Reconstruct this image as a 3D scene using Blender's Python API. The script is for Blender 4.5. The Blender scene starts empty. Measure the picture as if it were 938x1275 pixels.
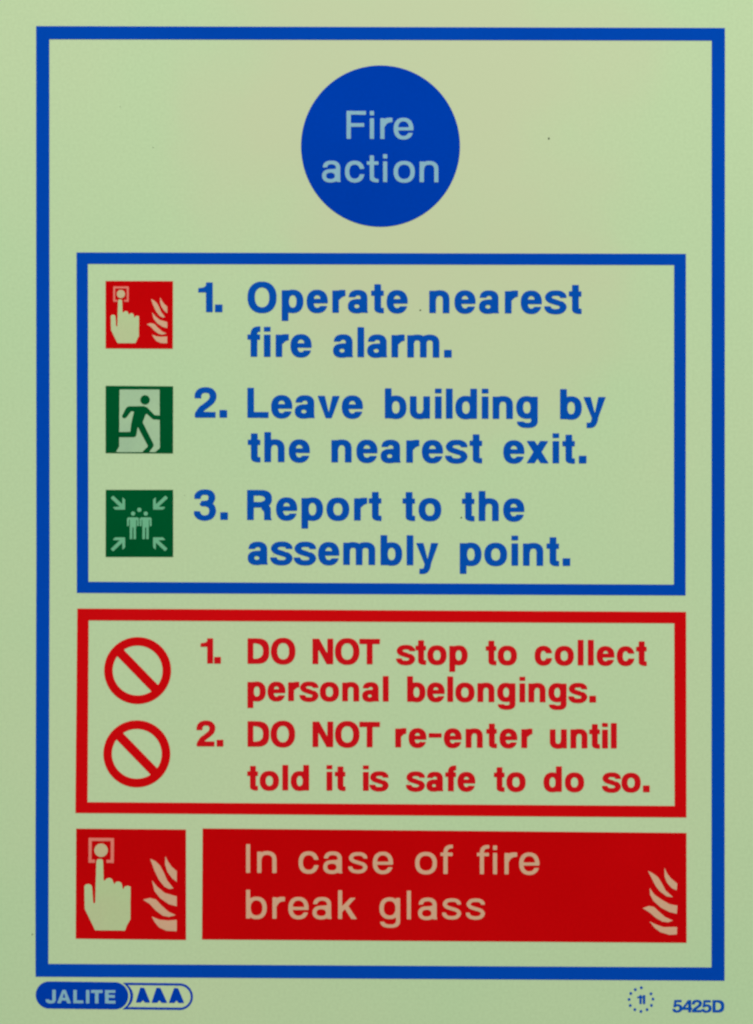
import bpy, math, random
import numpy as np
from mathutils import Vector

# ------------------------------------------------------------------ scene, camera, light
S = bpy.context.scene
COL = S.collection
U = 0.00025                       # one unit of the sign's drawing = 0.25 mm
SIGN_Z = 1.55                     # height of the sign's middle above the floor
FW, FH = 938.0, 1275.0

cam_d = bpy.data.cameras.new('camera')
cam = bpy.data.objects.new('camera', cam_d)
COL.objects.link(cam)
cam_d.sensor_fit = 'VERTICAL'
cam_d.sensor_height = 36.0
cam_d.lens = 50.0
DIST = 50.0 / 36.0 * FH * U
cam.location = (0, -DIST, SIGN_Z)
cam.rotation_euler = (math.radians(90), 0, 0)
cam_d.clip_start = 0.01
cam_d.clip_end = 50
cam_d.dof.use_dof = True
cam_d.dof.focus_distance = DIST * 1.03
cam_d.dof.aperture_fstop = 3.2
S.camera = cam

w = bpy.data.worlds.new('World')
S.world = w
w.use_nodes = True
bg = w.node_tree.nodes['Background']
bg.inputs[0].default_value = (0.92, 1.0, 0.94, 1)
bg.inputs[1].default_value = 0.51


def area(name, loc, target, size, power, color):
    d = bpy.data.lights.new(name, 'AREA')
    d.shape = 'RECTANGLE'
    d.size, d.size_y = size
    d.energy = power
    d.color = color
    o = bpy.data.objects.new(name, d)
    COL.objects.link(o)
    o.location = loc
    o.rotation_euler = (Vector(target) - Vector(loc)).to_track_quat('-Z', 'Y').to_euler()
    return o


area('ceiling_lamp', (0.25, -1.0, 2.75), (0.05, 0, SIGN_Z + 0.05), (1.2, 0.6), 20.3, (1.0, 0.95, 0.92))

S.cycles.use_adaptive_sampling = False
S.cycles.pixel_filter_type = 'BLACKMAN_HARRIS'
S.cycles.filter_width = 2.0

S.view_settings.view_transform = 'Standard'
S.view_settings.look = 'None'
S.view_settings.exposure = 0.0
S.view_settings.gamma = 1.0


# ------------------------------------------------------------------ materials
def lin(c):
    return tuple(((v / 255) / 12.92) if v / 255 <= 0.04045 else ((v / 255 + 0.055) / 1.055) ** 2.4 for v in c)


def material(name, rgb, rgb2=None, scale=30.0, rough=0.5, spec=0.3, bump=0.02, grain=0.05):
    """Printed or moulded plastic: two close tones in soft patches, fine grain, a trace of surface texture."""
    m = bpy.data.materials.new(name)
    m.use_nodes = True
    nt = m.node_tree
    b = nt.nodes['Principled BSDF']
    tc = nt.nodes.new('ShaderNodeTexCoord')
    n1 = nt.nodes.new('ShaderNodeTexNoise')
    n1.inputs['Scale'].default_value = scale
    n1.inputs['Detail'].default_value = 4
    nt.links.new(tc.outputs['Object'], n1.inputs['Vector'])
    ramp = nt.nodes.new('ShaderNodeValToRGB')
    a, c = lin(rgb), lin(rgb2 or rgb)
    ramp.color_ramp.elements[0].position = 0.32
    ramp.color_ramp.elements[1].position = 0.68
    ramp.color_ramp.elements[0].color = (*a, 1)
    ramp.color_ramp.elements[1].color = (*c, 1)
    nt.links.new(n1.outputs['Fac'], ramp.inputs['Fac'])
    n2 = nt.nodes.new('ShaderNodeTexNoise')
    n2.inputs['Scale'].default_value = 1100
    n2.inputs['Detail'].default_value = 3
    nt.links.new(tc.outputs['Object'], n2.inputs['Vector'])
    mr = nt.nodes.new('ShaderNodeMapRange')
    mr.inputs['From Min'].default_value = 0.25
    mr.inputs['From Max'].default_value = 0.75
    mr.inputs['To Min'].default_value = 1 - grain
    mr.inputs['To Max'].default_value = 1 + grain
    nt.links.new(n2.outputs['Fac'], mr.inputs['Value'])
    mul = nt.nodes.new('ShaderNodeVectorMath')
    mul.operation = 'SCALE'
    nt.links.new(ramp.outputs['Color'], mul.inputs[0])
    nt.links.new(mr.outputs['Result'], mul.inputs['Scale'])
    nt.links.new(mul.outputs['Vector'], b.inputs['Base Color'])
    bp = nt.nodes.new('ShaderNodeBump')
    bp.inputs['Strength'].default_value = bump
    bp.inputs['Distance'].default_value = 0.0005
    nt.links.new(n2.outputs['Fac'], bp.inputs['Height'])
    nt.links.new(bp.outputs['Normal'], b.inputs['Normal'])
    b.inputs['Roughness'].default_value = rough
    b.inputs['Specular IOR Level'].default_value = spec
    return m


M = {
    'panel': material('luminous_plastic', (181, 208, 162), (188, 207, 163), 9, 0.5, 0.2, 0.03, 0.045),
    'blue': material('blue_ink', (0, 61, 174), (0, 57, 166), 14, 0.6, 0.0, 0.02, 0.04),
    'bluetext': material('blue_lettering_ink', (8, 80, 174), (4, 74, 168), 14, 0.6, 0.0, 0.02, 0.04),
    'red': material('red_ink', (187, 3, 7), (196, 5, 10), 14, 0.6, 0.0, 0.02, 0.04),
    'redframe': material('red_frame_ink', (204, 10, 16), (198, 8, 12), 14, 0.6, 0.0, 0.02, 0.04),
    'blueframe': material('blue_frame_ink', (2, 70, 176), (2, 66, 170), 14, 0.6, 0.0, 0.02, 0.04),
    'redtext': material('red_lettering_ink', (200, 20, 28), (194, 16, 24), 14, 0.6, 0.0, 0.02, 0.04),
    'green': material('green_ink', (0, 84, 44), (0, 77, 38), 20, 0.6, 0.0, 0.02, 0.04),
    'tan': material('unprinted_lettering', (210, 162, 132), (202, 164, 132), 40, 0.5, 0.2, 0.02, 0.03),
    'button': material('unprinted_button', (196, 178, 138), (190, 178, 138), 40, 0.5, 0.2, 0.02, 0.03),
    'tan_hand': material('unprinted_hand', (178, 200, 148), (184, 194, 148), 40, 0.5, 0.2, 0.02, 0.03),
    'paleblue': material('unprinted_title_lettering', (134, 178, 194), (126, 170, 190), 60, 0.5, 0.2, 0.02, 0.03),
    'palegreen': material('unprinted_door', (166, 196, 156), (156, 186, 152), 60, 0.5, 0.2, 0.02, 0.03),
    'mint': material('unprinted_figures', (112, 180, 140), (100, 170, 130), 60, 0.5, 0.2, 0.02, 0.03),
    'pink': material('unprinted_call_point', (222, 124, 108), (216, 118, 102), 60, 0.5, 0.2, 0.02, 0.03),
    'dirt': material('dirt', (84, 92, 72), (66, 74, 62), 200, 0.8, 0.1, 0.02, 0.03),
    'wall': material('wall_paint', (196, 194, 186), (190, 189, 182), 5, 0.85, 0.2, 0.2, 0.03),
}


def paint_reflection(m, centre, radius, rgb, amount):
    """A faint beige reflection painted into the base colour: soft edged, broken up by noise, fixed to the object."""
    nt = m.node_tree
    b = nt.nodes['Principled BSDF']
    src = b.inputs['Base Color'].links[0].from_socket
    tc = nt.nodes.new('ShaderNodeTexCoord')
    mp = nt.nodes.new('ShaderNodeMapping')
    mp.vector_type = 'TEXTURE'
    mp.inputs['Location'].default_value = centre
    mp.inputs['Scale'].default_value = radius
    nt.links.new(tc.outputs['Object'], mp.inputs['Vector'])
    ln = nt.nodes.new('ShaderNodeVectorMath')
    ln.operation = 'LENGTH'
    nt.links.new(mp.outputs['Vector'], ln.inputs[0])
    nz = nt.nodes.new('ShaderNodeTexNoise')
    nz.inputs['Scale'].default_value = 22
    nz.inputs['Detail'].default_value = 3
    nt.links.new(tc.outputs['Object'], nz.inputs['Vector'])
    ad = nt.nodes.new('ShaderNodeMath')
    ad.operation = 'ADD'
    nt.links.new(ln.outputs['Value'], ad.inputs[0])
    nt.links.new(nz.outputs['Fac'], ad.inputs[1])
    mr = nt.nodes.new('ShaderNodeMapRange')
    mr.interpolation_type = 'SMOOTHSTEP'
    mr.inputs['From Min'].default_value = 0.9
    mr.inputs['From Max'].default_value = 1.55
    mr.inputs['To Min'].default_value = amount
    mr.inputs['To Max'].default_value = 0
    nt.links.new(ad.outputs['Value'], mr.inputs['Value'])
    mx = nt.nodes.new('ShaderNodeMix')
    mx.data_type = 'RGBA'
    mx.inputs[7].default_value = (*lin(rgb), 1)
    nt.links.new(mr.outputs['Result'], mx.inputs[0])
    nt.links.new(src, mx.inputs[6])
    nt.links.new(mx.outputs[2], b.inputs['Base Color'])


paint_reflection(M['panel'], (0.010, 0, 0.130), (0.084, 1, 0.085), (193, 200, 162), 0.75)  # both patches: warm reflection on the upper panel, painted as colour
paint_reflection(M['panel'], (0.02, 0, 0.058), (0.07, 1, 0.05), (192, 200, 160), 0.55)

# ------------------------------------------------------------------ drawing: shapes are sampled on a fine
# grid, softened like spread ink, traced back into outlines and filled as thin solid meshes
SS = 6                                        # samples per drawing unit


class Grid:
    def __init__(s, x0, y0, x1, y1, ss=SS):
        s.x0, s.y0, s.ss = x0, y0, ss
        nx, ny = int((x1 - x0) * ss) + 1, int((y1 - y0) * ss) + 1
        s.X, s.Y = np.meshgrid(x0 + np.arange(nx) / ss, y0 + np.arange(ny) / ss)
        s.A = np.zeros((ny, nx), bool)


def rect(X, Y, x0, y0, x1, y1):
    return (X >= min(x0, x1)) & (X <= max(x0, x1)) & (Y >= min(y0, y1)) & (Y <= max(y0, y1))


def sup(X, Y, x0, y0, x1, y1, n=2.3):
    """Inside of the superellipse filling a box."""
    cx, cy, rx, ry = (x0 + x1) / 2, (y0 + y1) / 2, abs(x1 - x0) / 2, abs(y1 - y0) / 2
    if rx <= 0 or ry <= 0:
        return np.zeros_like(X, bool)
    return np.abs((X - cx) / rx) ** n + np.abs((Y - cy) / ry) ** n <= 1


def ring(X, Y, x0, y0, x1, y1, v, h, n=2.3, ni=None):
    return sup(X, Y, x0, y0, x1, y1, n) & ~sup(X, Y, x0 + v, y0 + h, x1 - v, y1 - h, ni or n)


def poly(X, Y, pts):
    r = np.zeros(X.shape, bool)
    k = len(pts)
    for i in range(k):
        (xa, ya), (xb, yb) = pts[i], pts[(i + 1) % k]
        if ya == yb:
            continue
        c = ((ya > Y) != (yb > Y)) & (X < (xb - xa) * (Y - ya) / (yb - ya) + xa)
        r ^= c
    return r


def spline(pts, closed=False, n=8):
    """Catmull-Rom through the points."""
    P = [np.array(p, float) for p in pts]
    k = len(P)
    out = []
    for i in range(k if closed else k - 1):
        if closed:
            a, b, c, d = P[i - 1], P[i], P[(i + 1) % k], P[(i + 2) % k]
        else:
            a, b, c, d = P[max(i - 1, 0)], P[i], P[i + 1], P[min(i + 2, k - 1)]
        for j in range(n):
            t = j / n
            out.append(tuple(0.5 * (2 * b + (c - a) * t + (2 * a - 5 * b + 4 * c - d) * t * t + (3 * b - a - 3 * c + d) * t ** 3)))
    if not closed:
        out.append(tuple(P[-1]))
    return out


def pen(X, Y, pts, v, h=None):
    """Stroke along a polyline with an elliptical nib v wide and h high."""
    h = h or v
    x, y = X / v, Y / h
    r = np.zeros(X.shape, bool)
    for (xa, ya), (xb, yb) in zip(pts[:-1], pts[1:]):
        ax, ay, bx, by = xa / v, ya / h, xb / v, yb / h
        dx, dy = bx - ax, by - ay
        L = dx * dx + dy * dy or 1e-9
        t = np.clip(((x - ax) * dx + (y - ay) * dy) / L, 0, 1)
        r |= (x - ax - t * dx) ** 2 + (y - ay - t * dy) ** 2 <= 0.25
    return r


def bar(X, Y, xa, ya, xb, yb, wd):
    """Straight stroke with square ends."""
    dx, dy = xb - xa, yb - ya
    L = math.hypot(dx, dy)
    nx, ny = -dy / L * wd / 2, dx / L * wd / 2
    return poly(X, Y, [(xa + nx, ya + ny), (xb + nx, yb + ny), (xb - nx, yb - ny), (xa - nx, ya - ny)])


def blur(a, r, passes=2):
    a = a.astype(np.float32)
    for _ in range(passes):
        for ax in (0, 1):
            p = np.pad(a, [(r + 1, r) if k == ax else (0, 0) for k in (0, 1)])
            c = np.cumsum(p, axis=ax)
            n = a.shape[ax]
            hi = np.take(c, np.arange(2 * r + 1, 2 * r + 1 + n), axis=ax)
            lo = np.take(c, np.arange(0, n), axis=ax)
            a = (hi - lo) / (2 * r + 1)
    return a


def contours(A, level=0.5):
    """Marching squares -> closed loops of (col, row)."""
    A = np.pad(A, 1)
    B = A > level
    ny, nx = A.shape
    code = (B[:-1, :-1] * 1 + B[:-1, 1:] * 2 + B[1:, 1:] * 4 + B[1:, :-1] * 8)
    ys, xs = np.nonzero((code > 0) & (code < 15))
    nxt = {}

    def pt(e):
        r, c, vert = e
        if vert:
            a, b = A[r, c], A[r + 1, c]
            return (c - 1.0, r - 1 + float((level - a) / (b - a)))
        a, b = A[r, c], A[r, c + 1]
        return (c - 1 + float((level - a) / (b - a)), r - 1.0)
    T = {1: [(3, 0)], 2: [(0, 1)], 3: [(3, 1)], 4: [(1, 2)], 5: [(3, 0), (1, 2)], 6: [(0, 2)], 7: [(3, 2)],
         8: [(2, 3)], 9: [(2, 0)], 10: [(0, 1), (2, 3)], 11: [(2, 1)], 12: [(1, 3)], 13: [(1, 0)], 14: [(0, 3)]}
    for r, c in zip(ys.tolist(), xs.tolist()):
        E = [(r, c, 0), (r, c + 1, 1), (r + 1, c, 0), (r, c, 1)]
        for a, b in T[int(code[r, c])]:
            nxt[E[a]] = E[b]
    loops = []
    while nxt:
        s, e = nxt.popitem()
        lp = [s]
        while e != s:
            lp.append(e)
            e = nxt.pop(e)
        loops.append([pt(q) for q in lp])
    return loops


def simplify(P, tol):
    P = np.array(P)
    if len(P) < 8:
        return P
    far = int(np.argmax(((P - P[0]) ** 2).sum(1)))
    Q = np.vstack([P, P[:1]])
    keep = {0, far, len(P)}
    st = [(0, far), (far, len(P))]
    while st:
        a, b = st.pop()
        if b - a < 2:
            continue
        d = Q[b] - Q[a]
        L = math.hypot(*d) or 1e-9
        rel = Q[a + 1:b] - Q[a]
        dist = np.abs(rel[:, 0] * d[1] - rel[:, 1] * d[0]) / L
        k = int(np.argmax(dist))
        if dist[k] > tol:
            k += a + 1
            keep.add(k)
            st += [(a, k), (k, b)]
    return Q[sorted(keep)[:-1]]


def area_of(P):
    x, y = P[:, 0], P[:, 1]
    return 0.5 * float(np.dot(x, np.roll(y, -1)) - np.dot(y, np.roll(x, -1)))


def fill_loops(name, loops, depth, front, mat, parent):
    """Loops in drawing units (x right, y down) -> one thin solid mesh standing on the panel."""
    cu = bpy.data.curves.new('outline', 'CURVE')
    cu.dimensions = '2D'
    cu.fill_mode = 'BOTH'
    cu.extrude = depth / 2
    for P in loops:
        sp = cu.splines.new('POLY')
        sp.points.add(len(P) - 1)
        for q, (x, y) in zip(sp.points, P):
            q.co = ((x - FW / 2) * U, (FH / 2 - y) * U, 0, 1)
        sp.use_cyclic_u = True
    tmp = bpy.data.objects.new('outline', cu)
    COL.objects.link(tmp)
    me = bpy.data.meshes.new_from_object(tmp.evaluated_get(bpy.context.evaluated_depsgraph_get()))
    bpy.data.objects.remove(tmp)
    bpy.data.curves.remove(cu)
    n = len(me.vertices)
    co = np.empty(n * 3, np.float32)
    me.vertices.foreach_get('co', co)
    co = co.reshape(-1, 3)
    lo = co.min(0)
    hi = co.max(0)
    cx, cz = float(lo[0] + hi[0]) / 2, float(lo[1] + hi[1]) / 2
    new = np.stack([co[:, 0] - cx, -co[:, 2] - (front - depth / 2), co[:, 1] - cz], 1)
    me.vertices.foreach_set('co', new.ravel())
    me.update()
    me.name = name
    me.materials.clear()
    me.materials.append(mat)
    o = bpy.data.objects.new(name, me)
    COL.objects.link(o)
    place(o, parent, (cx, 0, cz))
    return o


WORLD = {}


def place(o, parent, loc):
    """Parent o and stand it at loc in the sign's own coordinates."""
    p = WORLD.get(parent.name, (0, 0, 0)) if parent else (0, 0, 0)
    WORLD[o.name] = loc
    o.parent = parent
    o.location = (loc[0] - p[0], loc[1] - p[1], loc[2] - p[2])


L1, L2, L3 = 0.00010, 0.00018, 0.00024        # fronts of the ink layers above the panel (metres)


def ink(name, g, mat, parent, front=L1, soft=2, level=0.5, tol=0.10):
    A = blur(g.A, soft) if soft else g.A.astype(np.float32)
    loops = []
    for lp in contours(A, level):
        P = simplify(lp, tol * 1.0)
        if len(P) < 3 or abs(area_of(P)) < 1.5:
            continue
        loops.append(np.stack([g.x0 + P[:, 0] / g.ss, g.y0 + P[:, 1] / g.ss], 1))
    depth = front + 0.00004 if front == L1 else 0.00010
    return fill_loops(name, loops, depth, front, M[mat], parent)


def shape(name, box, fn, mat, parent, front=L1, soft=2, level=0.5, ss=SS):
    g = Grid(*box, ss=ss)
    g.A = fn(g.X, g.Y)
    return ink(name, g, mat, parent, front, soft, level)


# ------------------------------------------------------------------ lettering: a grotesque alphabet drawn from
# stems, bowls and pen strokes (em = 1000, y up); V and H are the stem and hairline weights
XH, CAP, OV, DESC = 532, 718, 14, -200


def g_arch(X, Y, xl, xr, V, H, top=XH + OV, base=0, yc=330):
    outer = sup(X, Y, xl, 2 * yc - top, xr, top, 2.35)
    inner = sup(X, Y, xl + V, 2 * yc - (top - H - 6), xr - V, top - H - 6, 2.35)
    return (outer & ~inner & (Y >= yc)) | rect(X, Y, xr - V, base, xr, yc)


def glyph(ch, X, Y, V, H):
    R = lambda *a: rect(X, Y, *a)
    P = lambda *p: poly(X, Y, p)
    B = V + 4
    if ch == 'n':
        return R(65, 0, 65 + V, XH) | g_arch(X, Y, 75, 547, V, H)
    if ch == 'h':
        return R(65, 0, 65 + V, CAP) | g_arch(X, Y, 75, 547, V, H)
    if ch == 'm':
        mid = 445 + V / 2
        return R(62, 0, 62 + V, XH) | g_arch(X, Y, 72, mid, V, H + 2, yc=350) | g_arch(X, Y, mid - V + 2, 830, V, H + 2, yc=350)
    if ch == 'u':
        return glyph('n', 612 - X, XH - Y, V, H)
    if ch == 'r':
        a = sup(X, Y, 75, 100, 560, XH + OV, 2.4) & ~sup(X, Y, 75 + V, 100, 560, XH + OV - H - 22, 2.2)
        return R(65, 0, 65 + V, XH) | (a & (X <= 380) & (Y >= 320) & (X >= 100))
    if ch == 'o':
        return ring(X, Y, 34, -OV, 578, XH + OV, B, H + 6)
    if ch in 'bp':
        s = R(62, 0, 62 + V, CAP) if ch == 'b' else R(62, DESC, 62 + V, XH)
        return s | ring(X, Y, 72, -OV, 580, XH + OV, B, H + 4)
    if ch == 'd':
        return R(549 - V, 0, 549, CAP) | ring(X, Y, 31, -OV, 539, XH + OV, B, H + 4)
    if ch == 'g':
        b = R(549 - V, -40, 549, XH) | ring(X, Y, 33, 4, 539, XH + OV, B, H + 2)
        hook = ring(X, Y, 48, DESC - 14, 549, 140, V, H - 6, 2.5) & (Y < -38)
        return b | hook & ((X > 300) | (Y < -62))
    if ch == 'c':
        o = ring(X, Y, 34, -OV, 535, XH + OV, B, H + 8)
        cut = P((300, 266), (700, 205), (700, 345)) | R(310, 200, 700, 338)
        return o & ~cut
    if ch == 'e':
        o = ring(X, Y, 28, -OV, 533, XH + OV, B, H + 2)
        y0, y1 = 222, 222 + H * 0.86
        o = o & ~R(285, 158, 700, y0)
        return o | (R(60, y0, 520, y1) & sup(X, Y, 28, -OV, 533, XH + OV))
    if ch == 'a':
        xr = 496
        top = ring(X, Y, 46, 150, xr, XH + OV, V, H + 2, 2.4) & (Y >= 372)
        stem = R(xr - V, 60, xr, 375)
        foot = P((xr - V, 95), (xr, 70), (xr + 5, 30), (xr + 16, 12), (xr + 16, 0), (xr - V + 14, 0), (xr - V, 40))
        h2 = H - 2
        bowl = ring(X, Y, 30, -OV, 462, 326, V - 4, h2, 2.3) & (X <= 400)
        link = P((230, 326), (230, 326 - h2), (330, 240), (xr - V + 10, 262), (xr - V + 10, 348), (330, 332))
        return top | stem | foot | bowl | link
    if ch == 's':
        hv, hh = V - 2, H - 2
        c = spline([(462, 380), (448, 432), (385, 478), (278, 489), (165, 470), (102, 392), (150, 318), (278, 272),
                    (410, 228), (462, 150), (400, 66), (282, 43), (158, 62), (96, 118), (84, 180)], n=6)
        s = pen(X, Y, c, hv, hh)
        return s & ~(R(300, 300, 700, 376) & (Y > 300) & (X > 360)) & ~(R(-50, 172, 190, 232) & (X < 200))
    if ch == 't':
        x = 88
        b = R(x, 90, x + V, 684) | R(12, XH - H + 4, 312, XH)
        foot = (sup(X, Y, x, -8, x + 420, 240, 2.6) & ~sup(X, Y, x + V, H - 12, x + 420 - V + 60, 260, 2.6) & (X <= 314) & (Y <= 120))
        return b | foot
    if ch == 'f':
        x = 88
        hook = ring(X, Y, x, 330, x + 420, 728, V, H, 2.5) & (X <= 322) & (Y >= 520)
        return R(x, 0, x + V, 545) | R(14, XH - H + 4, 316, XH) | hook
    if ch in 'il':
        s = R(68, 0, 68 + V, CAP if ch == 'l' else XH)
        return s | R(68, 606, 68 + V, CAP) if ch == 'i' else s
    if ch == 'k':
        return (R(66, 0, 66 + V, CAP) | P((66 + V, 175), (66 + V, 320), (375, XH), (375 + V * 1.3, XH), (310, 312), (210, 220))
                | P((225, 270), (310, 345), (400 + V * 1.35, 0), (400, 0)))
    if ch == 'v':
        d = V * 1.1
        return P((12, XH), (12 + d, XH), (278, 130), (544 - d, XH), (544, XH), (350, 0), (206, 0))
    if ch == 'x':
        d = V * 1.22
        return P((14, XH), (14 + d, XH), (546, 0), (546 - d, 0)) | P((14, 0), (14 + d, 0), (538, XH), (538 - d, XH))
    if ch == 'y':
        d = V * 1.1
        tail = pen(X, Y, spline([(290, 20), (262, -80), (205, -140), (90, -146)], n=6), V * 0.95, H) & (X >= 88)
        return P((10, XH), (10 + d, XH), (285, 140), (545 - d, XH), (545, XH), (345, -20), (225, 0)) | (tail & (Y < 30))
    if ch == '.':
        return R(62, 0, 62 + V * 1.14, V * 1.14)
    if ch == '-':
        return R(16, 283, 384, 283 + H - 8)
    if ch == '1':
        return (R(252, 0, 252 + V * 1.02, 712) | P((64, 474), (260, 474), (260, 590), (252 + V, 712), (284, 712), (262, 648), (215, 600), (150, 582), (72, 578)))
    if ch == '2':
        c = spline([(92, 470), (100, 560), (160, 636), (275, 662), (395, 636), (456, 540), (430, 420), (330, 320), (190, 215), (105, 90), (95, 40)], n=6)
        s = pen(X, Y, c, V, H + 8)
        return (s & ~R(-60, 300, 200, 462) & (Y >= 0)) | R(30, 0, 516, H + 10)
    if ch == '3':
        u = spline([(92, 510), (110, 590), (180, 648), (275, 662), (390, 640), (440, 540), (400, 430), (290, 392), (225, 390)], n=6)
        l = spline([(225, 386), (310, 380), (420, 330), (458, 205), (405, 85), (275, 40), (150, 70), (88, 150), (80, 215)], n=6)
        return (pen(X, Y, u, V, H) & ~R(-60, 400, 180, 502) & (X > 20)) | (pen(X, Y, l, V, H) & ~R(-60, 205, 170, 290) & (X > 10)) & ((Y < 340) | (X > 205))
    if ch == '4':
        return R(320, 0, 320 + V, 710) | R(26, 148, 530, 148 + H) | (P((26, 148), (26, 270), (318, 710), (320 + V, 710), (320 + V, 560), (150, 248), (150, 148)) & ~P((150, 240), (320, 240), (320, 520)))
    if ch == '5':
        c = spline([(88, 185), (110, 90), (200, 44), (300, 48), (420, 110), (458, 235), (410, 360), (290, 412), (180, 385), (130, 345)], n=6)
        return (pen(X, Y, c, V, H) & ~R(-60, 192, 160, 290)) | R(110, 710 - H - 4, 490, 710) | P((70, 330), (190, 345), (225, 710), (112, 710))
    if ch == 'O':
        return ring(X, Y, 42, -19, 736, CAP + 19, V + 14, H + 14, 2.25)
    if ch == 'D':
        o = (sup(X, Y, -40, 0, 686, CAP, 2.7) | R(70, 0, 330, CAP)) & (X >= 70)
        i = (sup(X, Y, -40, H + 8, 686 - V - 10, CAP - H - 8, 2.6) | R(70 + V, H + 8, 300, CAP - H - 8)) & (X >= 70 + V)
        return o & ~i
    if ch == 'N':
        return R(69, 0, 69 + V, CAP) | R(654 - V, 0, 654, CAP) | P((69, CAP), (69 + V * 1.12, CAP), (654, 0), (654 - V * 1.12, 0))
    if ch == 'T':
        return R(306 - V / 2, 0, 306 + V / 2, CAP) | R(14, CAP - H - 14, 598, CAP)
    if ch == 'L':
        return R(76, 0, 76 + V, CAP) | R(76, 0, 583, H + 14)
    if ch == 'F':
        return R(76, 0, 76 + V, CAP) | R(76, CAP - H - 6, 575, CAP) | R(76, 310, 530, 310 + H + 4)
    if ch == 'E':
        return R(76, 0, 76 + V, CAP) | R(76, CAP - H - 6, 600, CAP) | R(76, 310, 570, 310 + H + 4) | R(76, 0, 610, H + 6)
    if ch == 'I':
        return R(70, 0, 70 + V, CAP)
    if ch == 'R':
        b = (sup(X, Y, 120, 300, 668, CAP, 2.5) | R(75, 300, 400, CAP)) & (X >= 75)
        i = (sup(X, Y, 130, 300 + H + 6, 668 - V - 4, CAP - H - 8, 2.5) | R(75 + V, 300 + H + 6, 400, CAP - H - 8)) & (X >= 75 + V)
        leg = R(655 - V - 12, 40, 655 - 12, 215) | (sup(X, Y, 240, 60, 643, 385, 2.6) & ~sup(X, Y, 240, -40, 643 - V, 385 - H + 10, 2.4) & (Y >= 200) & (X > 420)) | P((655 - V - 12, 60), (643, 60), (655, 22), (676, 0), (655 - V - 14, 0))
        return R(75, 0, 75 + V, CAP) | (b & ~i) | leg
    if ch == 'J':
        return R(360, 180, 360 + V, CAP) | (ring(X, Y, 20, -16, 360 + V, 420, V, H + 10, 2.4) & (Y <= 200) & ((X > 250) | (Y < 235)))
    if ch == 'A':
        d = V * 1.12
        return (P((10, 0), (10 + d, 0), (360, 560), (712 - d, 0), (712, 0), (440, CAP), (282, CAP)) | R(180, 150, 540, 150 + H))
    return np.zeros(X.shape, bool)


ADV = dict(a=556, b=611, c=556, d=611, e=556, f=333, g=611, h=611, i=278, k=556, l=278, m=889, n=611, o=611, p=611, r=389,
           s=556, t=333, u=611, v=556, x=556, y=556, D=722, O=778, N=722, T=611, L=611, F=611, I=278, R=722, J=556, A=722, E=667)
ADV.update({'.': 278, '-': 392, '1': 470, '2': 556, '3': 556, '4': 556, '5': 556})


def slope(y):
    return (2.6 + 2.2 * y / 1220.0) / 857.0


def line(name, words, base, em, mat, parent, V=126, H=98, front=L1, xref=308, desc=True, soft=2, italic=0.0, sx=1.0):
    """words: (text, left ink edge, right ink edge); letterspacing is fitted to those edges."""
    k = em / 1000.0
    x0 = min(w_[1] for w_ in words) - 4
    x1 = max(w_[2] for w_ in words) + 4
    g = Grid(x0, base - em * 0.80, x1, base + em * 0.30)
    for text, a, b in words:
        pos, x = [], 0.0
        for c in text:
            pos.append(x)
            x += ADV[c] * k * sx
        # ink edges of the first and last letter
        xs = np.arange(-100, 1000, 2.0)
        GX, GY = np.meshgrid(xs, np.arange(-230, 740, 6.0))
        cf = np.nonzero(glyph(text[0], GX, GY, V, H).any(0))[0]
        cl = np.nonzero(glyph(text[-1], GX, GY, V, H).any(0))[0]
        left = xs[cf[0]] * k * sx
        right = pos[-1] + xs[cl[-1]] * k * sx
        tr = ((b - a) - (right - left)) / max(len(text) - 1, 1)
        for i, c in enumerate(text):
            px = a - left + pos[i] + tr * i
            c0 = max(0, int((px - 4 - g.x0) * g.ss))
            c1 = min(g.X.shape[1], int((px + k * sx * 1000 + 4 - g.x0) * g.ss))
            X, Y = g.X[:, c0:c1], g.Y[:, c0:c1]
            yy = (base + slope(base) * (X - xref) - Y) / k
            xx = (X - px) / (k * sx) - italic * yy
            g.A[:, c0:c1] |= glyph(c, xx, yy, V, H)
    return ink(name, g, mat, parent, front, soft)


# ------------------------------------------------------------------ the sign
def empty(name, loc, parent=None):
    o = bpy.data.objects.new(name, None)
    o.empty_display_size = 0.05
    COL.objects.link(o)
    o.location = loc
    o.parent = parent
    return o


sign = empty('fire_action_sign', (0, 0, SIGN_Z))
sign['label'] = 'pale green luminous fire action sign printed with blue, red and green instructions'
sign['category'] = 'sign'


def part_label(o, text):
    o['label'] = text
    return o


# panel: a rounded plastic sheet a little larger than the picture
def make_panel():
    x0, x1, y0, y1, r, t = -22, 960, -24, 1300, 16, 0.0016
    pts = []
    for cx, cy, a0 in ((x1 - r, y0 + r, -90), (x1 - r, y1 - r, 0), (x0 + r, y1 - r, 90), (x0 + r, y0 + r, 180)):
        for i in range(9):
            a = math.radians(a0 + i * 90 / 8)
            pts.append((cx + r * math.cos(a), cy + r * math.sin(a)))
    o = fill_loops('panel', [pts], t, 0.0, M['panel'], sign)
    bv = o.modifiers.new('bevel', 'BEVEL')
    bv.width = 0.0003
    bv.segments = 2
    bv.limit_method = 'ANGLE'
    return o


panel = make_panel()


def speck(x, y, r):
    rnd = random.Random(int(x * 7 + y))
    pts = [(x + r * (0.7 + 0.5 * rnd.random()) * math.cos(a), y + r * (0.7 + 0.5 * rnd.random()) * math.sin(a)) for a in [i * math.tau / 9 for i in range(9)]]
    return fill_loops('dirt_speck', [pts], 0.00007, 0.00003, M['dirt'], panel)


for x, y, r in ((683.5, 172.5, 1.3), (523.6, 386.3, 1.2), (574.8, 644.5, 1.3), (40.5, 1163.5, 1.1), (150, 133, 0.45), (191, 184, 0.6), (230, 617, 0.45)):
    speck(x, y, r)


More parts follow.
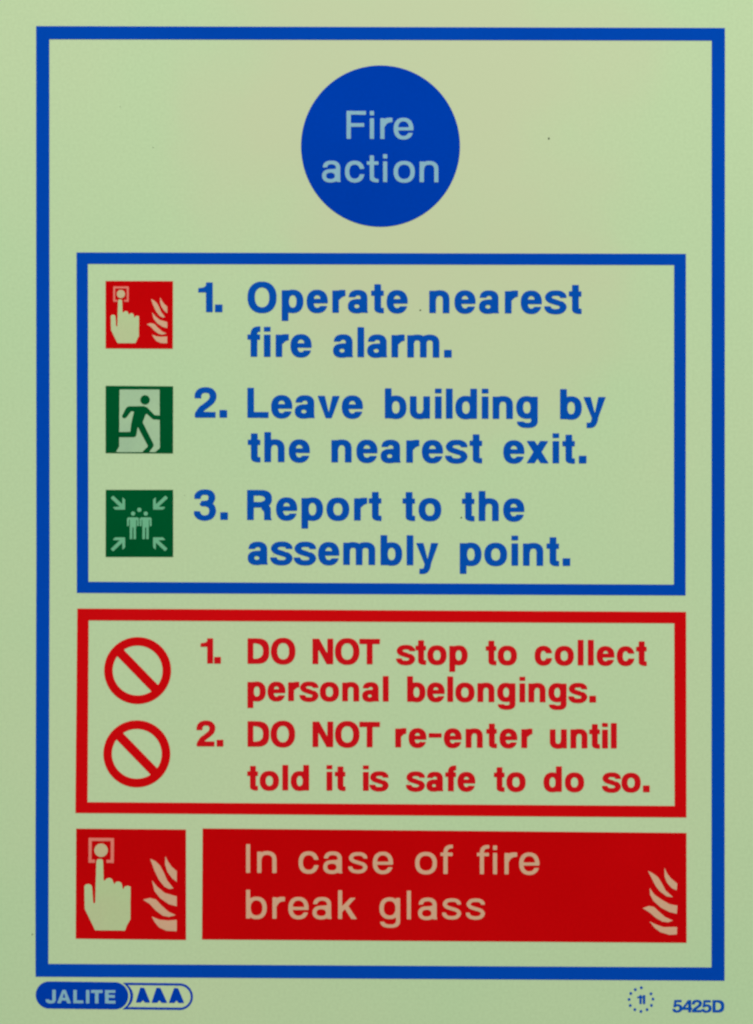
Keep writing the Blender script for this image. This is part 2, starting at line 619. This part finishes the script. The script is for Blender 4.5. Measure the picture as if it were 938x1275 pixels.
def frame(name, outer, inner, mat):
    return fill_loops(name, [outer, inner], L1 + 0.00004, L1, M[mat], sign)


frame('outer_border', [(45.3, 32.6), (902.8, 35.0), (902.3, 1221.0), (44.6, 1216.0), (44.4, 1100), (45.6, 700)],
      [(61.6, 48.9), (886.4, 50.6), (886.2, 1204.6), (60.4, 1200.2), (60.6, 1100), (62.0, 700)], 'blueframe')
blue_frame = frame('blue_frame', [(95.6, 314.4), (854.2, 316.2), (853.8, 741.4), (96.0, 738.2)],
                   [(109.6, 328.6), (839.6, 330.0), (839.3, 728.0), (110.3, 724.4)], 'blueframe')
red_frame = frame('red_frame', [(96.6, 757.8), (854.4, 762.0), (854.8, 1017.8), (94.2, 1012.2)],
                  [(110.6, 772.4), (839.8, 776.0), (840.2, 1003.6), (109.2, 998.8)], 'redframe')

disc = fill_loops('title_disc', [[(474.0 + 98.9 * math.cos(a), 182.0 + 100.4 * math.sin(a)) for a in [i * math.tau / 128 for i in range(128)]]],
                  L1 + 0.00004, L1, M['blue'], sign)
line('lettering', [('Fire', 431.8, 514.8)], 173.0, 48.4, 'paleblue', disc, 108, 90, L2, 431)
line('lettering', [('action', 401.4, 546.0)], 226.6, 48.4, 'paleblue', disc, 108, 90, L2, 401)

# numbered instructions
BV = dict(V=160, H=126)
RV = dict(V=166, H=131)
for base, em, mat, num, words in (
        (388.9, 52, 'bluetext', [('1.', 247.0, 277.3)], [('Operate', 308.6, 507.8), ('nearest', 534.8, 724.3)]),
        (444.2, 52, 'bluetext', None, [('fire', 308.4, 388.2), ('alarm.', 415.0, 562.6)]),
        (520.2, 52, 'bluetext', [('2.', 242.6, 283.0)], [('Leave', 308.2, 452.0), ('building', 479.4, 669.8), ('by', 697.6, 754.2)]),
        (575.2, 52, 'bluetext', None, [('the', 308.8, 386.0), ('nearest', 413.0, 600.6), ('exit.', 627.0, 730.4)]),
        (647.4, 52, 'bluetext', [('3.', 241.8, 284.0)], [('Report', 308.0, 475.2), ('to', 501.4, 549.6), ('the', 575.4, 653.0)]),
        (702.8, 52, 'bluetext', None, [('assembly', 308.8, 546.0), ('point.', 572.8, 710.2)]),
        (826.4, 44, 'redtext', [('1.', 250.0, 275.2)], [('DO', 308.4, 368.0), ('NOT', 389.4, 473.4), ('stop', 493.4, 582.4), ('to', 605.0, 643.8), ('collect', 666.0, 805.4)]),
        (872.6, 44, 'redtext', None, [('personal', 308.4, 484.2), ('belongings.', 507.2, 742.2)]),
        (929.6, 44, 'redtext', [('2.', 245.0, 278.4)], [('DO', 308.4, 367.6), ('NOT', 389.4, 473.4), ('re-enter', 492.4, 663.2), ('until', 684.8, 768.2)]),
        (983.8, 44, 'redtext', None, [('told', 308.2, 385.0), ('it', 406.8, 430.4), ('is', 452.2, 484.0), ('safe', 505.6, 592.0), ('to', 615.2, 654.6), ('do', 677.0, 727.4), ('so.', 749.6, 809.0)])):
    if num:
        line('numeral', num, base, em, mat, sign, xref=308, **(BV if mat == 'bluetext' else RV))
    line('instruction_text', words, base, em, mat, sign, xref=308, **(BV if mat == 'bluetext' else RV))

# --- pictograms (big square's drawing coordinates; fitted into any square)
HAND = [(222, 290), (226, 279), (236, 273), (256, 273), (265, 279), (268, 290), (272, 421), (281, 422), (288, 411), (310, 402), (330, 411), (343, 444), (349, 444), (357, 430),
        (378, 427), (396, 440), (404, 478), (409, 478), (416, 462), (436, 456), (457, 461), (457, 686), (432, 732), (420, 766), (214, 766), (205, 745), (143, 618), (140, 462),
        (149, 450), (168, 446), (186, 452), (193, 468), (201, 575), (208, 582), (215, 574)]
FLAMES = [
    [(592, 268), (627, 284), (658, 312), (684, 358), (708, 415), (752, 471), (722, 475), (690, 459), (652, 412), (622, 350)],
    [(696, 248), (714, 285), (740, 322), (775, 352), (775, 426), (742, 400), (710, 355), (694, 304)],
    [(604, 416), (640, 460), (692, 503), (775, 526), (775, 594), (722, 580), (662, 540), (622, 490)],
    [(543, 551), (590, 539), (632, 549), (672, 592), (720, 634), (768, 655), (722, 668), (680, 660), (632, 626), (590, 580)],
    [(603, 667), (656, 688), (714, 693), (775, 688), (775, 766), (706, 764), (655, 742), (626, 708)]]
BANNER_FLAMES = [
    [(278, 250), (350, 288), (412, 335), (455, 405), (508, 505), (604, 592), (522, 582), (436, 518), (380, 450), (330, 350)],
    [(494, 208), (530, 290), (584, 354), (660, 418), (652, 504), (590, 476), (530, 410), (496, 330)],
    [(302, 472), (362, 558), (452, 622), (560, 684), (662, 704), (654, 808), (560, 786), (450, 730), (350, 640), (308, 560)],
    [(212, 736), (290, 707), (362, 722), (422, 780), (502, 850), (604, 896), (542, 919), (470, 911), (380, 860), (300, 790)],
    [(298, 906), (380, 946), (482, 982), (658, 980), (654, 1076), (560, 1082), (440, 1046), (366, 990)]]


def flame_pts(f, tf):
    return [tf(p) for p in f]


def alarm_pictogram(quad, bleed):
    """quad: corners TL, TR, BR, BL in drawing units."""
    q = [np.array(p) for p in quad]

    def tf(p):
        u, v = (p[0] - 82) / 756.0, (p[1] - 65) / 761.0
        return tuple((1 - v) * ((1 - u) * q[0] + u * q[1]) + v * ((1 - u) * q[3] + u * q[2]))
    sq = fill_loops('alarm_pictogram', [quad], L1 + 0.00004, L1, M['red'], sign)
    part_label(sq, 'red square with pale hand pressing a call point beside flames')
    bx = [min(p[0] for p in quad), min(p[1] for p in quad), max(p[0] for p in quad), max(p[1] for p in quad)]
    k = (bx[2] - bx[0]) / 756.0
    hand = [tf(p) for p in HAND]
    soft = 2
    shape('hand', bx, lambda X, Y: poly(X, Y, hand), 'tan_hand', sq, L2, soft)
    cp = lambda *a: [tf((a[0], a[1])), tf((a[2], a[1])), tf((a[2], a[3])), tf((a[0], a[3]))]

    def point(X, Y):
        return (poly(X, Y, cp(168, 127, 342, 299)) & ~poly(X, Y, cp(189, 148, 320, 278)) & ~poly(X, Y, cp(213, 250, 291, 310)))
    shape('call_point', bx, point, 'pink', sq, L2, soft)
    c = tf((254, 212))
    shape('button', bx, lambda X, Y: (X - c[0]) ** 2 + (Y - c[1]) ** 2 <= (46 * k) ** 2, 'button', sq, L2, soft)
    for f in FLAMES:
        pts = [tf(p) for p in f]
        shape('flame', bx, lambda X, Y: poly(X, Y, pts), 'tan', sq, L2, 1)
    return sq


alarm_pictogram([(131.8, 349.9), (215.6, 350.2), (215.4, 434.2), (131.8, 433.8)], True)
alarm_pictogram([(95.2, 1031.8), (231.8, 1033.0), (231.8, 1170.2), (94.6, 1168.6)], True)

# exit pictogram
ex = fill_loops('exit_pictogram', [[(131.8, 480.4), (215.8, 481.0), (215.6, 564.6), (131.8, 564.2)]], L1 + 0.00004, L1, M['green'], sign)
z2 = lambda pts, ox, oy, s=7.215: [(ox + p[0] / s, oy + p[1] / s) for p in pts]
DOOR = z2([(283, 181), (641, 181), (645, 706), (602, 743), (250, 743), (279, 694)], 110, 460)
shape('doorway', (131, 480, 217, 566), lambda X, Y: poly(X, Y, DOOR), 'palegreen', ex, L2)
MAN = z2([(362, 332), (500, 330), (528, 340), (548, 360), (598, 411), (650, 414), (650, 453), (582, 448), (527, 398), (516, 405), (490, 476), (590, 676), (586, 692),
          (548, 743), (488, 743), (506, 722), (538, 692), (532, 676), (446, 514), (434, 588), (428, 602), (412, 609), (276, 609), (276, 563), (380, 561), (386, 500), (398, 440),
          (413, 379), (388, 374), (346, 430), (330, 440), (312, 436), (304, 420), (342, 346)], 110, 460)
hd = z2([(512, 274)], 110, 460)[0]
shape('running_figure', (131, 480, 217, 566), lambda X, Y: poly(X, Y, MAN) | ((X - hd[0]) ** 2 + (Y - hd[1]) ** 2 <= 5.9 ** 2), 'green', ex, L3)

# assembly pictogram
asm = fill_loops('assembly_pictogram', [[(132.0, 610.0), (215.8, 610.0), (215.8, 693.4), (131.8, 693.4)]], L1 + 0.00004, L1, M['green'], sign)
za = lambda x, y: (110 + x / 7.215, 590 + y / 7.215)
for x0, y0, x1, y1, hx, hy in ((214, 206, 322, 310, 1, 1), (706, 206, 594, 310, -1, 1), (214, 686, 322, 582, 1, -1), (702, 684, 594, 582, -1, -1)):
    a, b = za(x0, y0), za(x1, y1)
    tip = za(x1 + 10 * hx, y1 + 12 * hy)

    def arrow(X, Y):
        s = bar(X, Y, a[0], a[1], b[0], b[1], 4.4)
        hb = poly(X, Y, [(tip[0], tip[1]), (tip[0] - 12.4 * hx, tip[1]), (tip[0] - 15.4 * hx, tip[1] - 3.4 * hy), (tip[0], tip[1] - 3.9 * hy)])
        vb = poly(X, Y, [(tip[0], tip[1]), (tip[0], tip[1] - 12.6 * hy), (tip[0] - 3.2 * hx, tip[1] - 15.6 * hy), (tip[0] - 3.7 * hx, tip[1])])
        return s | hb | vb
    shape('arrow', (131, 609, 217, 694), arrow, 'mint', asm, L2)
for dx in (0, 114):
    def figure(X, Y):
        f = np.zeros(X.shape, bool)
        hc = za(404 + dx, 357)
        f |= (X - hc[0]) ** 2 + (Y - hc[1]) ** 2 <= 2.6 ** 2
        bx = lambda xa, ya, xb, yb: rect(X, Y, *za(xa + dx, ya), *za(xb + dx, yb))
        f |= bx(358, 391, 448, 412) | bx(350, 398, 366, 470) | bx(440, 398, 455, 470)
        f |= bx(374, 391, 432, 482) | bx(374, 470, 398, 586) | bx(408, 470, 430, 586)
        return f
    shape('standing_figure', (131, 609, 217, 694), figure, 'mint', asm, L2, 2)
hc = za(460, 323)
shape('standing_figure', (131, 609, 217, 694), lambda X, Y: (X - hc[0]) ** 2 + (Y - hc[1]) ** 2 <= 2.7 ** 2, 'mint', asm, L2)

# prohibition symbols
for cx, cy in ((171.6, 834.9), (170.6, 938.6)):
    def prohibit(X, Y):
        d = np.hypot(X - cx, Y - cy)
        r = (d <= 41.6) & (d >= 31.1)
        return r | (bar(X, Y, cx - 27, cy - 27.8, cx + 27, cy + 27.8, 11.2) & (d < 40))
    shape('prohibition_symbol', (cx - 44, cy - 44, cx + 44, cy + 44), prohibit, 'redframe', sign)

# banner
banner = fill_loops('banner', [[(252.6, 1031.6), (854.8, 1037.2), (855.0, 1173.8), (251.8, 1169.6)]], L1 + 0.00004, L1, M['red'], sign)
MV = dict(V=102, H=86, front=L2, xref=306)
line('lettering', [('In', 306.6, 344.4), ('case', 372.2, 489.4), ('of', 517.2, 564.0), ('fire', 594.0, 671.6)], 1086.6, 49.6, 'tan', banner, **MV)
line('lettering', [('break', 306.6, 444.4), ('glass', 472.8, 603.8)], 1143.4, 49.6, 'tan', banner, **MV)
for f in BANNER_FLAMES:
    pts = z2(f, 780, 1060, 10.42)
    shape('flame', (798, 1076, 848, 1168), lambda X, Y: poly(X, Y, pts), 'tan', banner, L2, 1)


# maker's badge
def pill(X, Y, x0, y0, x1, y1):
    r = (y1 - y0) / 2
    xc = np.clip(X, x0 + r, x1 - r)
    return np.hypot(X - xc, Y - (y0 + y1) / 2) <= r


sk = lambda X, Y: Y - 0.012 * (X - 44)


def badge_shape(X, Y):
    Y = sk(X, Y)
    left = pill(X, Y, 44.8, 1221.8, 160.0, 1255.4)
    gap = pill(X, Y, 44.8, 1220.0, 162.4, 1257.2)
    outer = pill(X, Y, 120.0, 1222.2, 240.4, 1255.2)
    inner = pill(X, Y, 120.0, 1224.9, 237.7, 1252.5)
    collar = pill(X, Y, 100, 1222.0, 166.0, 1255.4)
    rim = outer & ~(inner & ~(collar & (X < 168)))
    tri = np.zeros(X.shape, bool)
    for xa, xb, xt in ((169.4, 187.2, 177.4), (189.0, 208.4, 197.6), (210.4, 229.6, 219.6)):
        t = poly(X, Y, [(xa, 1246.6), (xt - 2.5, 1228.0), (xt + 2.5, 1228.4), (xb, 1246.6)])
        n = poly(X, Y, [((xa + xb) / 2 - 3, 1247), ((xa + xb) / 2, 1243.4), ((xa + xb) / 2 + 3, 1247)])
        tri |= t & ~n
    return left | (rim & ~gap) | tri


badge = shape('maker_badge', (40, 1216, 246, 1264), badge_shape, 'blue', sign)
line('lettering', [('JALITE', 57.2, 144.2)], 1248.8, 23.2, 'paleblue', badge, V=176, H=140, front=L2, xref=57, sx=1.06)

# date mark and stock number
date = line('date_mark', [('11', 793.4, 803.6)], 1250.0, 15.5, 'bluetext', sign, V=185, H=110, xref=793, soft=1)
for x, y in ((278, 141), (243, 152), (216, 175), (206, 210), (213, 246), (240, 270), (276, 281), (312, 270), (338, 245), (347, 208), (335, 177)):
    px, py = 740 + x / 4.737, 1200 + y / 4.737
    fill_loops('dot', [[(px + 1.75 * math.cos(a), py + 1.75 * math.sin(a)) for a in [i * math.tau / 12 for i in range(12)]]], L1 + 0.00004, L1, M['bluetext'], date)
line('stock_number', [('5425D', 837.4, 902.0)], 1260.4, 21.4, 'bluetext', sign, V=160, H=122, xref=870, sx=1.12)

# ------------------------------------------------------------------ the wall it is fixed to
bm = bpy.data.meshes.new('wall')
y = 0.0022
bm.from_pydata([(-1.5, y, 0), (1.5, y, 0), (1.5, y + 0.12, 0), (-1.5, y + 0.12, 0), (-1.5, y, 2.6), (1.5, y, 2.6), (1.5, y + 0.12, 2.6), (-1.5, y + 0.12, 2.6)], [],
               [(0, 1, 5, 4), (1, 2, 6, 5), (2, 3, 7, 6), (3, 0, 4, 7), (4, 5, 6, 7), (3, 2, 1, 0)])
wall = bpy.data.objects.new('wall', bm)
bm.materials.append(M['wall'])
COL.objects.link(wall)
wall['kind'] = 'structure'
